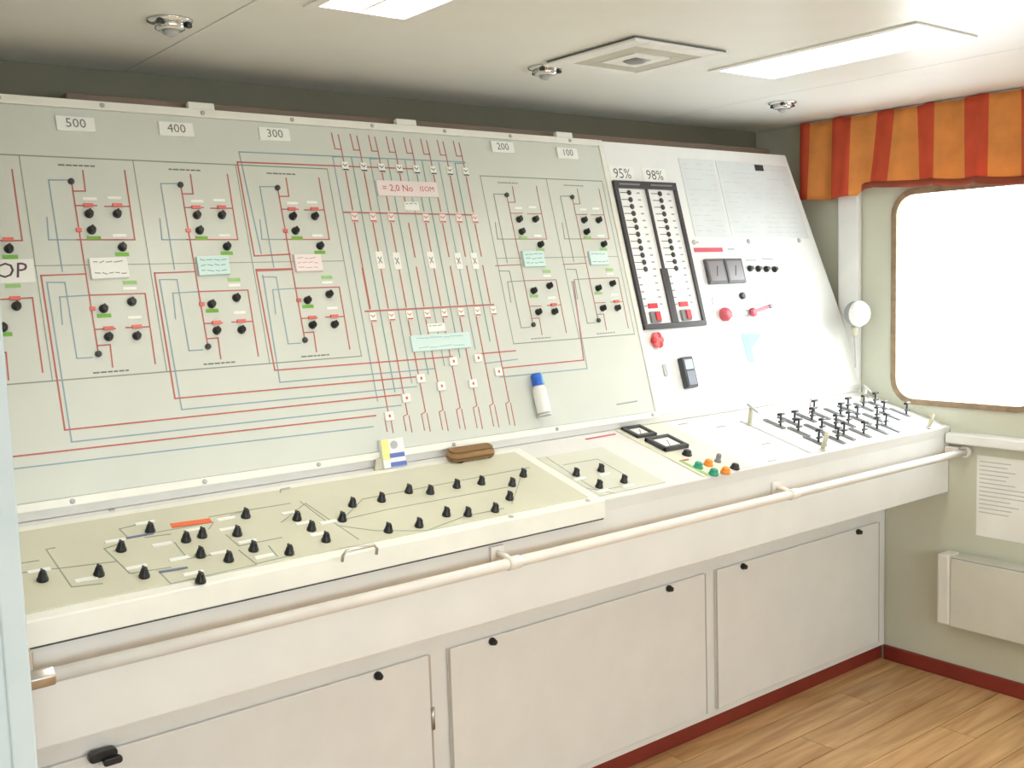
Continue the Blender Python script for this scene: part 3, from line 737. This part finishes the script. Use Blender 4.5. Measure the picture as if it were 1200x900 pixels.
build('frame_print', MB().line(PANEL, [(-1.12, -.157), (-1.03, -.157)], .006, H + .012, H + .0125).line(PANEL, [(-.97, -.157), (-.87, -.157)], .006, H + .012, H + .0125), M_GREY, lu)
for (p, b) in (((729, 204), '95%'), ((767, 206), '98%')):
    x, v = PANEL.pix(*p, h=H)
    t = build('percent_label', MB().box(PANEL, x - .058, x + .058, v - .027, v + .027, H, H + .0012), M_PLATE, ip)
    build('lettering', text_mb(b, PANEL, x, v, H + .0016, .05), M_TXTL if False else mat('percent_ink', srgb(104, 108, 112), .6), t)
# square indicating meters
x0_, v0_ = PANEL.pix(826, 304, h=H); x1_, v1_ = PANEL.pix(868, 332, h=H)
mx0 = PANEL.pix(826, 303, h=H)[0]
for k in range(2):
    wm = (PANEL.pix(869, 318, h=H)[0] - PANEL.pix(826, 318, h=H)[0]) / 2; a = PANEL.pix(826, 318, h=H)[0] + k * (wm + .001)
    a0, a1 = a, a + wm - .001; vt, vb_ = PANEL.pix(848, 304, h=H)[1], PANEL.pix(848, 333, h=H)[1]
    g = build('square_meter', MB().box(PANEL, a0, a1, vb_, vt, H, H + .014), mat('meter_bezel', srgb(84, 82, 84), .35), ip, .003)
    build('meter_face', MB().box(PANEL, a0 + .01, a1 - .01, vb_ + .01, vt - .01, H + .014, H + .0145), mat('meter_face', srgb(140, 136, 140), .25), g)
    build('meter_needle', MB().line(PANEL, [(a0 + wm * .45, vb_ + .03), (a0 + wm * .55, vt - .03)], .004, H + .0145, H + .0155), M_DGREY, g)
for k in range(4):
    x, v = PANEL.pix(878 + 9.6 * k, 315 + .3 * k, h=H)
    build('small_switch', MB().lathe(PANEL, x, v, [(.012, H), (.012, H + .008), (.007, H + .010), (.007, H + .018)], 10), M_BLACK, ip)
pr = MB()
for (a, b) in (((874, 305), (886, 305)), ((893, 303), (906, 304)), ((853, 292), (860, 292)), ((834, 308 + 290 - 250), (836, 358)), ((896, 344), (899, 356)), ((911, 344), (912, 352)), ((926, 344), (928, 352)), ((812, 284), (818, 284))):
    pr.line(PANEL, pp([a, b]), .004, H + .0001, H + .0006)
build('panel_print', pr, M_TXTL, ip)
x, v = PANEL.pix(869, 347, h=H)
build('lock_switch', MB().lathe(PANEL, x, v, [(.013, H), (.013, H + .01), (.008, H + .012)], 12), M_DGREY, ip)
for p in ((877, 283), (936, 282), (813, 284)):
    x, v = PANEL.pix(*p, h=H); build('panel_screw', MB().lathe(PANEL, x, v, [(.009, H), (.009, H + .003), (.004, H + .004)], 10), M_LGREY, ip)
a, b = pp([(815, 293), (845, 293)])
build('red_label_strip', MB().line(PANEL, [a, (b[0], a[1])], .016, H, H + .0012), M_PINKRED, ip)

# ================================================================== things lying on or fixed to the console
def on_panel_root(name, p, h, label, cat, group=None):
    x, v = PANEL.pix(*p, h=h)
    return tag(empty(name, PANEL.P(x, v, h)), label, cat, group), x, v
# handwritten OP note at the left edge
x, v = PANEL.pix(14, 318, h=H)
nt_ = build('paper_note', MB().poly(PANEL, [(x - .07, v - .028), (x + .046, v - .026), (x + .047, v + .028), (x - .07, v + .026)], H + .0005, H + .0016), M_PAPER)
tag(nt_, 'white paper note handwritten OP taped at the left edge of the mimic panel', 'note')
build('handwriting', text_mb('OP', PANEL, x - .004, v, H + .0021, .05, .15), mat('brown_ink', srgb(92, 70, 78), .7), nt_)
# printed sheets taped on the instrument panel
def sheet(label, pts, rows, seed, dark=False):
    o = tag(build('paper_sheet', MB().poly(PANEL, pts, H + .0005, H + .0015), mat('sheet_paper', srgb(221, 225, 225), .6)), label, 'paper sheet', 'printed sheets on the instrument panel')
    mb = MB(); rr = random.Random(seed); (xa, va), (xb, vb2) = pts[0], pts[2]
    for k in range(rows):
        vv = vb2 - .02 - (vb2 - va - .04) * k / (rows - 1); xx = xa + .02
        while xx < xb - .03:
            L = rr.uniform(.01, .05)
            if rr.random() < .6: mb.line(PANEL, [(xx, vv), (min(xx + L, xb - .015), vv)], .0016, H + .0016, H + .0018)
            xx += L + .012
    build('print', mb, mat('faint_print', srgb(200, 204, 208), .7), o)
    return o
sheet('white printed sheet left of the two on the instrument panel', [(-.79, -.338), (-.60, -.342), (-.60, -.045), (-.79, -.045)], 14, 3)
s2 = sheet('wide white printed sheet with a small black tag on the instrument panel', [(-.59, -.342), (-.128, -.347), (-.165, -.05), (-.59, -.045)], 14, 5)
x, v = PANEL.pix(889, 197, h=H)
build('black_tag', MB().box(PANEL, x - .025, x + .025, v - .012, v + .012, H + .0018, H + .003), M_DGREY, s2)
# red artificial flower like rosette below the alarm unit
r_, x, v = on_panel_root('red_rosette', (768, 398), H, 'small crumpled red rosette stuck below the alarm unit', 'rosette')
for k in range(7):
    a = k * 2 * math.pi / 6; rr = .016 if k < 6 else 0
    mb = MB().lathe(PANEL, x + rr * math.cos(a), v + rr * math.sin(a) - .004, [(.004, H), (.013, H + .006), (.012, H + .014), (.006, H + .017)], 8)
    build('petal', mb, M_REDP if k % 2 else mat('pale_red_plastic', srgb(232, 110, 110), .4), r_)
# dark handset in a clip
x, v = PANEL.pix(803, 437, h=H)
ph = tag(empty('handset', PANEL.P(x, v - .05, H)), 'small dark grey handset clipped upright on the white panel', 'handset')
tl = -.008
def slant(x0, x1, v0, v1): return [(x0, v0), (x1, v0), (x1, v1), (x0, v1)]
build('body', MB().poly(PANEL, rrect(x - .026, x + .026, v - .055, v + .052, .006, 3), H + .0005, H + .024), M_DGREY, ph, .002)
build('screen', MB().box(PANEL, x - .018, x + .02, v + .008, v + .042, H + .024, H + .025), mat('handset_screen', srgb(196, 204, 222), .2), ph)
build('keypad', MB().box(PANEL, x - .018, x + .02, v - .046, v + .002, H + .024, H + .026), mat('handset_keys', srgb(136, 140, 156), .4), ph, .001)
# small grey hook left of the handset
x, v = PANEL.pix(779, 434, h=H)
build('oval_badge', MB().poly(PANEL, rrect(x - .008, x + .008, v - .022, v + .022, .0078, 4), H, H + .004), M_LGREY, ip)
# pink round tape roll with its loose strip
x, v = PANEL.pix(848, 369, h=H)
r_ = build('valve_lever', MB().lathe(PANEL, x, v, [(.024, H), (.026, H + .01), (.02, H + .022), (.008, H + .024)], 14), M_PINKRED, console)
x2, v2 = PANEL.pix(880, 369, h=H)
build('bar', MB().box(PANEL, x + .024, x2 + .03, v - .009, v + .009, H, H + .008), M_LGREY, r_, .002)
build('pivot', MB().lathe(PANEL, x2, v, [(.017, H + .008), (.017, H + .016), (.008, H + .02)], 12), M_PINKRED, r_)
x3, v3 = PANEL.pix(899, 360, h=H)
build('arm', MB().line(PANEL, [(x2, v), (x3, v3)], .012, H + .012, H + .018), M_PINKRED, r_, .002)
build('arm_tip', MB().lathe(PANEL, x3, v3, [(.009, H + .010), (.009, H + .022)], 10), M_GREY, r_)
# teal funnel-shaped sticker
a, b, c, d = pp([(868, 391), (893, 391), (884, 425), (877, 425)])
tag(build('funnel_sticker', MB().poly(PANEL, [c, b, a, d][::-1] if False else [d, c, (c[0] + .004, c[1] + .05), b, a, (d[0] - .004, d[1] + .05)], H + .0004, H + .0014), M_TEALP), 'pale teal funnel shaped sticker low on the bright instrument panel', 'sticker')
# spray marker standing on the panel ledge
mk = tag(empty('marker_bottle', PANEL.P(*PANEL.pix(636, 490, h=.02), .02)), 'white marker bottle with blue cap leaning on the mimic panel', 'bottle')
ax0, av0 = PANEL.pix(638, 488, h=.025); ax1, av1 = PANEL.pix(627, 438, h=.025)
A = PANEL.P(ax0, av0, .0275); B = PANEL.P(ax1, av1, .0275)
def along(t): return A + (B - A) * t
build('bottle_body', MB().tube([along(t) for t in (0, .03, .1, .62, .70, .72)], [.019, .021, .021, .021, .016, .0145], 16), M_WHITE, mk)
build('base_ring', MB().tube([along(t) for t in (.0, .09)], [.0205, .0216], 16), M_LGREY, mk)
build('cap', MB().tube([along(t) for t in (.72, .74, .96, 1)], [.0165, .0175, .0165, .013], 16), M_BLUECAP, mk)
build('cap_clip', MB().tube([along(.74) + Vector((.0175, -.006, .0)), along(1.02) + Vector((.015, -.004, 0))], .0045, 8), M_AQUA, mk)
# little box of printed cards leaning against the panel foot
bx = tag(empty('card_box', DESK.P(*DESK.pix(450, 541), .0)), 'small pale yellow and white box with blue print standing on the desk', 'box')
xq, vq = DESK.pix(450, 541)
vq = .336
UPR = Fr(DESK.P(xq, vq, .0015), (1, 0, 0), (0, .20, .98))
build('carton', MB().box(UPR, -.035, .035, 0.008, .085, -.014, 0), M_WHITE, bx, .002)
build('yellow_panel', MB().box(UPR, -.035, -.012, .03, .084, 0, .0012), M_YELLOW, bx)
build('blue_print', MB().box(UPR, -.014, .032, .034, .046, .0002, .0014).box(UPR, -.014, .034, .010, .022, .0002, .0014), M_BLUEP, bx)
build('grey_emblem', MB().lathe(UPR, .004, .068, [(.011, 0.0), (.011, .0015)], 12), M_LGREY, bx)
build('foil_flap', MB().poly(UPR, [(-.06, .008), (-.036, .008), (-.036, .04), (-.052, .034)], -.012, -.006), M_BRASS, bx)
# brown leather case lying on the desk
cx_, cv_ = DESK.pix(557, 536, h=.02)
cv_ = .322
lc = tag(empty('brown_case', DESK.P(cx_, cv_, .006)), 'elongated brown case lying on the desk below the mimic panel', 'case')
top = rrect(cx_ - .075, cx_ + .075, cv_ - .022, cv_ + .026, .018, 4)
mb = MB(); mb.poly(DESK, top, .010, .034)
build('case_body', mb, M_BROWN, lc, .008)
build('flap', MB().poly(DESK, rrect(cx_ - .07, cx_ + .072, cv_ - .012, cv_ + .022, .012, 4), .034, .039), mat('dark_leather', srgb(132, 96, 52), .5), lc, .002)
build('stitch_band', MB().poly(DESK, rrect(cx_ - .0755, cx_ + .0755, cv_ - .0225, cv_ + .0265, .018, 4), .020, .023), mat('dark_leather_band', srgb(92, 62, 36), .6), lc)
build('foot', MB().lathe(DESK, cx_ - .045, cv_ - .010, [(.011, .0065), (.012, .010)], 10), M_BLACK, lc)
build('foot', MB().lathe(DESK, cx_ + .055, cv_ - .008, [(.009, .0065), (.010, .010)], 10), M_DGREY, lc)
# brown cable duct behind the top edge of the console
tag(build('cable_duct', MB().box(WORLD, -2.86, -.16, .42, .50, 2.0085, 2.038), M_DBROWN, None, .004), 'brown cable duct lying along the top of the console', 'duct')

# ================================================================== right wall things
x, v = WALLR.pix(1170, 580, h=.002)
a = WALLR.pix(1145, 533, h=.001); 
nx0 = a[0]; nv1 = a[1]
no = tag(build('notice_sheet', MB().box(WALLR, nx0, nx0 + .21, nv1 - .297, nv1, .0005, .0015), M_PAPER), 'white printed notice taped to the wall below the window', 'notice')
mb = MB(); rr = random.Random(4)
for k in range(13):
    vv = nv1 - .022 - k * .0155
    mb.line(WALLR, [(nx0 + .012, vv), (nx0 + rr.uniform(.1, .2), vv)], .0035, .0016, .002)
build('print', mb, mat('notice_print', srgb(190, 194, 194), .7), no)
# radiator
rx0, rv1 = WALLR.pix(1098, 648, h=.09); rv0 = WALLR.pix(1096, 730, h=.09)[1]
ra = tag(empty('panel_heater', WALLR.P(rx0 + .4, rv0, .045)), 'white electric panel heater mounted low on the right wall', 'heater')
build('heater_body', MB().box(WALLR, rx0 + .05, rx0 + .9, rv0, rv1 - .012, .012, .088), M_RADI, ra, .004)
for k in (0, 1):
    xa = rx0 + (0 if k == 0 else .9)
    build('end_cap', MB().box(WALLR, xa, xa + .049, rv0 + .001, rv1 - .002, .010, .091), mat('heater_end_cap', srgb(222, 220, 210), .4), ra, .008)
gr = build('top_grille', MB().box(WALLR, rx0 + .055, rx0 + .895, rv1 - .0118, rv1 - .009, .02, .08), M_GREY, ra)
for k in range(6): build('grille_bar', MB().box(WALLR, rx0 + .052, rx0 + .898, rv1 - .009, rv1 - .004, .018 + k * .0118, .0225 + k * .0118), M_RADI, gr)
for xx in (.2, .7): build('wall_bracket', MB().box(WALLR, rx0 + xx, rx0 + xx + .03, rv0 + .04, rv1 - .06, .0005, .012), M_LGREY, ra)
# small round wall device with a cord
x, v = WALLR.pix(1010, 367, h=.04)
wd = tag(empty('wall_lamp', WALLR.P(x, v, .03)), 'small round white and grey lamp with hanging cord on the white trim', 'lamp')
SIDE = Fr(WALLR.P(x - .02, v, .082), Vector((.985, -.17, 0)), (0, 0, 1))
build('back_shell', MB().lathe(SIDE, 0, 0, [(.018, -.01), (.04, .0), (.048, .012), (.05, .035)], 18), mat('lamp_back_grey', (.3, .3, .3), .5), wd)
build('front_globe', MB().lathe(SIDE, 0, 0, [(.05, .035), (.05, .045), (.042, .06), (.025, .07), (.006, .073)], 18), M_WHITE, wd)
build('wall_arm', MB().tube([SIDE.P(0, 0, .01), SIDE.P(.025, 0, .004), WALLR.P(x - .025, v, .0285)], .012, 10), M_LGREY, wd)
build('neck', MB().tube([SIDE.P(0, -.044, .02), SIDE.P(0, -.085, .016)], [.016, .009], 10), M_BRASS, wd)
build('cord', MB().tube([SIDE.P(0, -.085, .016), SIDE.P(.004, -.14, .018), SIDE.P(.004, -.21, .018)], .003, 6), M_LGREY, wd)
# striped valance curtain
def cu(p): return WALLR.pix(*p, h=.055)
stripes = [(938, 'r'), (950, 'o'), (975, 'r'), (999, 'o'), (1027, 'r'), (1049, 'o'), (1073, 'r'), (1095, 'o'), (1129, 'r'), (1160, 'o'), (1194, 'r')]
bx_ = [cu((p, 180))[0] for p, c in stripes]; cc = [c for p, c in stripes]
while bx_[-1] < 1.0: bx_.append(bx_[-1] + .1); cc.append('o' if cc[-1] == 'r' else 'r')
xs = []
for i in range(len(bx_) - 1):
    n = 8
    for k in range(n): xs.append((bx_[i] + (bx_[i + 1] - bx_[i]) * k / n, 0 if cc[i] == 'o' else 1))
xs.append((bx_[-1], 0))
xa = bx_[0]; ztop = CZ - .003
def zbot(x):
    t = x - xa
    if t < .275: return 1.832 + .004 * math.sin(t * 30)
    if t < .32: return 1.832 + .028 * (t - .275) / .045
    return max(1.822, 1.860 - (t - .32) * .065)
NR = 12
def cpt(x, k, thick=0):
    f = k / NR; zb = zbot(x); t = x - xa
    z = ztop - .006 * abs(math.sin(t * 17)) + (zb - ztop) * f
    am = .007 + .013 * f
    h = .056 + am * math.sin(t * 34 + .9 * math.sin(t * 11)) + .004 * math.sin(t * 83 + 2 * f)
    bump_ = math.exp(-((t - .36) / .09) ** 2) * .045 - math.exp(-((t - .52) / .05) ** 2) * .012 + math.exp(-((t - .10) / .06) ** 2) * .012
    return WALLR.P(x - bump_ * f, z, h + thick)
mb = MB(); nxs = len(xs)
vs = [cpt(x, k) for x, c in xs for k in range(NR + 1)] + [cpt(x, k, -.0025) for x, c in xs for k in range(NR + 1)]
W_ = NR + 1; off = nxs * W_
mb.add(vs, [])
for i in range(nxs - 1):
    for k in range(NR):
        a, b, c, d = i * W_ + k, (i + 1) * W_ + k, (i + 1) * W_ + k + 1, i * W_ + k + 1
        mb.f.append([d, c, b, a]); mb.mi.append(xs[i][1]); mb.sm.append(True)
        mb.f.append([off + a, off + b, off + c, off + d]); mb.mi.append(xs[i][1]); mb.sm.append(True)
    for k, fl_ in ((0, 0), (NR, 1)):
        a, b = i * W_ + k, (i + 1) * W_ + k
        mb.f.append([a, b, off + b, off + a] if fl_ == 0 else [b, a, off + a, off + b]); mb.mi.append(xs[i][1]); mb.sm.append(False)
for i in (0, nxs - 1):
    for k in range(NR):
        a, d = i * W_ + k, i * W_ + k + 1
        mb.f.append([a, d, off + d, off + a]); mb.mi.append(xs[min(i, nxs - 2)][1]); mb.sm.append(False)
for M_ in (M_CORANGE, M_CRED, M_CHEM):
    nt = M_.node_tree; out = nt.nodes['Material Output']; pb_ = nt.nodes['Principled BSDF']
    tr = nt.nodes.new('ShaderNodeBsdfTranslucent'); mx = nt.nodes.new('ShaderNodeMixShader'); mx.inputs[0].default_value = .35
    src = pb_.inputs['Base Color'].links[0].from_socket
    nt.links.new(src, tr.inputs[0]); nt.links.new(pb_.outputs[0], mx.inputs[1]); nt.links.new(tr.outputs[0], mx.inputs[2]); nt.links.new(mx.outputs[0], out.inputs[0])
cur = tag(build('valance_curtain', mb, [M_CORANGE, M_CRED]), 'orange and red striped valance curtain above the window', 'curtain')
hm = MB(); hv = []
sel = [i for i, (x, c) in enumerate(xs) if x > xa + .30]
for i in sel:
    x = xs[i][0]
    for k, th in ((11.0, .0022), (12.0, .0022), (12.0, -.0045), (11.0, -.0045)):
        hv.append(cpt(x, k, th))
hm.add(hv, [(4 * i + j, 4 * i + (j + 1) % 4, 4 * i + 4 + (j + 1) % 4, 4 * i + 4 + j) for i in range(len(sel) - 1) for j in range(4)], 0, True)
build('hem', hm, M_CHEM, cur)
tr_ = MB().box(WALLR, xa + .01, bx_[-1] - .01, CZ - .014, CZ - .002, .024, .038)
build('curtain_track', tr_, M_WHITE, cur)
for xx in (xa + .06, bx_[-1] - .06): build('track_bracket', MB().box(WALLR, xx, xx + .02, CZ - .011, CZ - .003, .0005, .0235), M_LGREY, cur)

# ================================================================== ceiling things
M_REFL = mat('lamp_reflector', srgb(225, 222, 210), .3)
def ceiling_light(xa, xb, ya, yb, label):
    e = tag(empty('ceiling_light', (.5 * (xa + xb), .5 * (ya + yb), CZ)), label, 'ceiling light', 'recessed ceiling lights')
    mb = MB(); t = .014
    o_ = [(xa - .01, ya - .01), (xb + .01, ya - .01), (xb + .01, yb + .01), (xa - .01, yb + .01)]; i_ = [(xa + t, ya + t), (xb - t, ya + t), (xb - t, yb - t), (xa + t, yb - t)]
    vs = [(q[0], q[1], z) for z in (CZ - .005, CZ - .0005) for q in o_ + i_]
    fs = []
    for k in range(4):
        j = (k + 1) % 4
        fs += [(k, 4 + k, 4 + j, j), (8 + k, 8 + j, 12 + j, 12 + k), (k, j, 8 + j, 8 + k), (4 + k, 12 + k, 12 + j, 4 + j)]
    build('frame', mb.add(vs, fs), M_WHITE, e)
    hb = MB(); g = .003; z0, z1 = CZ + .0005, CZ + .07
    a, b, c, d = xa + g, xb - g, ya + g, yb - g; w = .004
    vs = [(p, q, z) for z in (z0, z1) for (p, q) in ((a, c), (b, c), (b, d), (a, d), (a + w, c + w), (b - w, c + w), (b - w, d - w), (a + w, d - w))]
    fs = []
    for k in range(4):
        j = (k + 1) % 4
        fs += [(k, 4 + k, 4 + j, j), (8 + k, 8 + j, 12 + j, 12 + k), (k, j, 8 + j, 8 + k), (4 + k, 12 + k, 12 + j, 4 + j)]
    build('housing', hb.add(vs, fs), M_REFL, e)
    build('diffuser', MB().box(WORLD, a + w, b - w, c + w, d - w, z1 - .006, z1), M_LIGHT, e)
    n = 9; mx = .5 * (xa + xb)
    for k in range(1, n):
        yy = c + w + (d - c - 2 * w) * k / n
        for (p, q) in ((a + w, mx - .004), (mx + .004, b - w)):
            build('louvre', MB().box(WORLD, p, q, yy - .001, yy + .001, CZ + .002, CZ + .034), M_REFL, e)
    build('centre_rib', MB().box(WORLD, mx - .004, mx + .004, c + w, d - w, CZ + .001, CZ + .036), M_REFL, e)
    return e
for q, lb_ in zip(LIGHTS, ('rectangular louvred ceiling light to the right of the square air diffuser', 'rectangular louvred ceiling light at the top edge left of the air diffuser', 'added louvred ceiling fill light behind the viewer on the door side', 'added louvred ceiling fill light straight behind the viewer', 'added louvred ceiling fill light behind the viewer on the window side', 'added unseen louvred ceiling fill light above the left door post')):
    ceiling_light(*q, lb_)
# square air diffuser
dc = (-1.558, -.222)
ad = tag(empty('air_diffuser', (dc[0], dc[1], CZ)), 'square white ceiling air diffuser with round centre', 'air diffuser')
def ring(o_, i_, z0, z1):
    mb = MB()
    for (a, b, c, d) in ((-o_, -i_, -o_, o_), (i_, o_, -o_, o_), (-i_, i_, -o_, -i_), (-i_, i_, i_, o_)): mb.box(WORLD, dc[0] + a, dc[0] + b, dc[1] + c, dc[1] + d, z0, z1)
    return mb
build('backing_plate', MB().box(WORLD, dc[0] - .17, dc[0] + .17, dc[1] - .17, dc[1] + .17, CZ - .006, CZ - .0005), M_GREY, ad)
build('outer_frame', ring(.178, .125, CZ - .013, CZ - .006), M_WHITE, ad, .003)
build('middle_ring', ring(.122, .068, CZ - .010, CZ - .006), mat('diffuser_grey', srgb(196, 194, 180), .5), ad, .002)
build('inner_plate', ring(.066, .03, CZ - .013, CZ - .006), M_WHITE, ad, .002)
build('centre_valve', MB().lathe(CEIL, dc[0], -dc[1], [(.034, .006), (.034, .013), (.024, .018), (.008, .019)], 20), M_GREY, ad)
# chrome downlights
def downlight(p, label):
    x, v = CEIL.pix(*p, h=.012)
    e = tag(empty('downlight', CEIL.P(x, v, 0)), label, 'downlight', 'chrome downlights in the ceiling')
    build('flange', MB().lathe(CEIL, x, v, [(.05, .0005), (.048, .005), (.036, .008)], 22), M_CHROME, e)
    build('bezel', MB().lathe(CEIL, x, v, [(.034, .008), (.032, .02), (.024, .024), (.02, .022)], 18), M_CHROME, e)
    build('bulb', MB().lathe(CEIL, x, v, [(.018, .022), (.016, .03), (.006, .035)], 14), M_LGREY, e)
    for k in range(3):
        a = k * 2.09 + .4
        build('spring_clip', MB().box(CEIL, x + .04 * math.cos(a) - .006, x + .04 * math.cos(a) + .006, v + .04 * math.sin(a) - .006, v + .04 * math.sin(a) + .006, .007, .016), M_DGREY, e, .002)
downlight((199, 30), 'chrome ceiling downlight at the upper left, nearest the left edge')
downlight((639, 84), 'chrome ceiling downlight beside the square air diffuser')
downlight((917, 124), 'chrome ceiling downlight nearest the striped curtain')
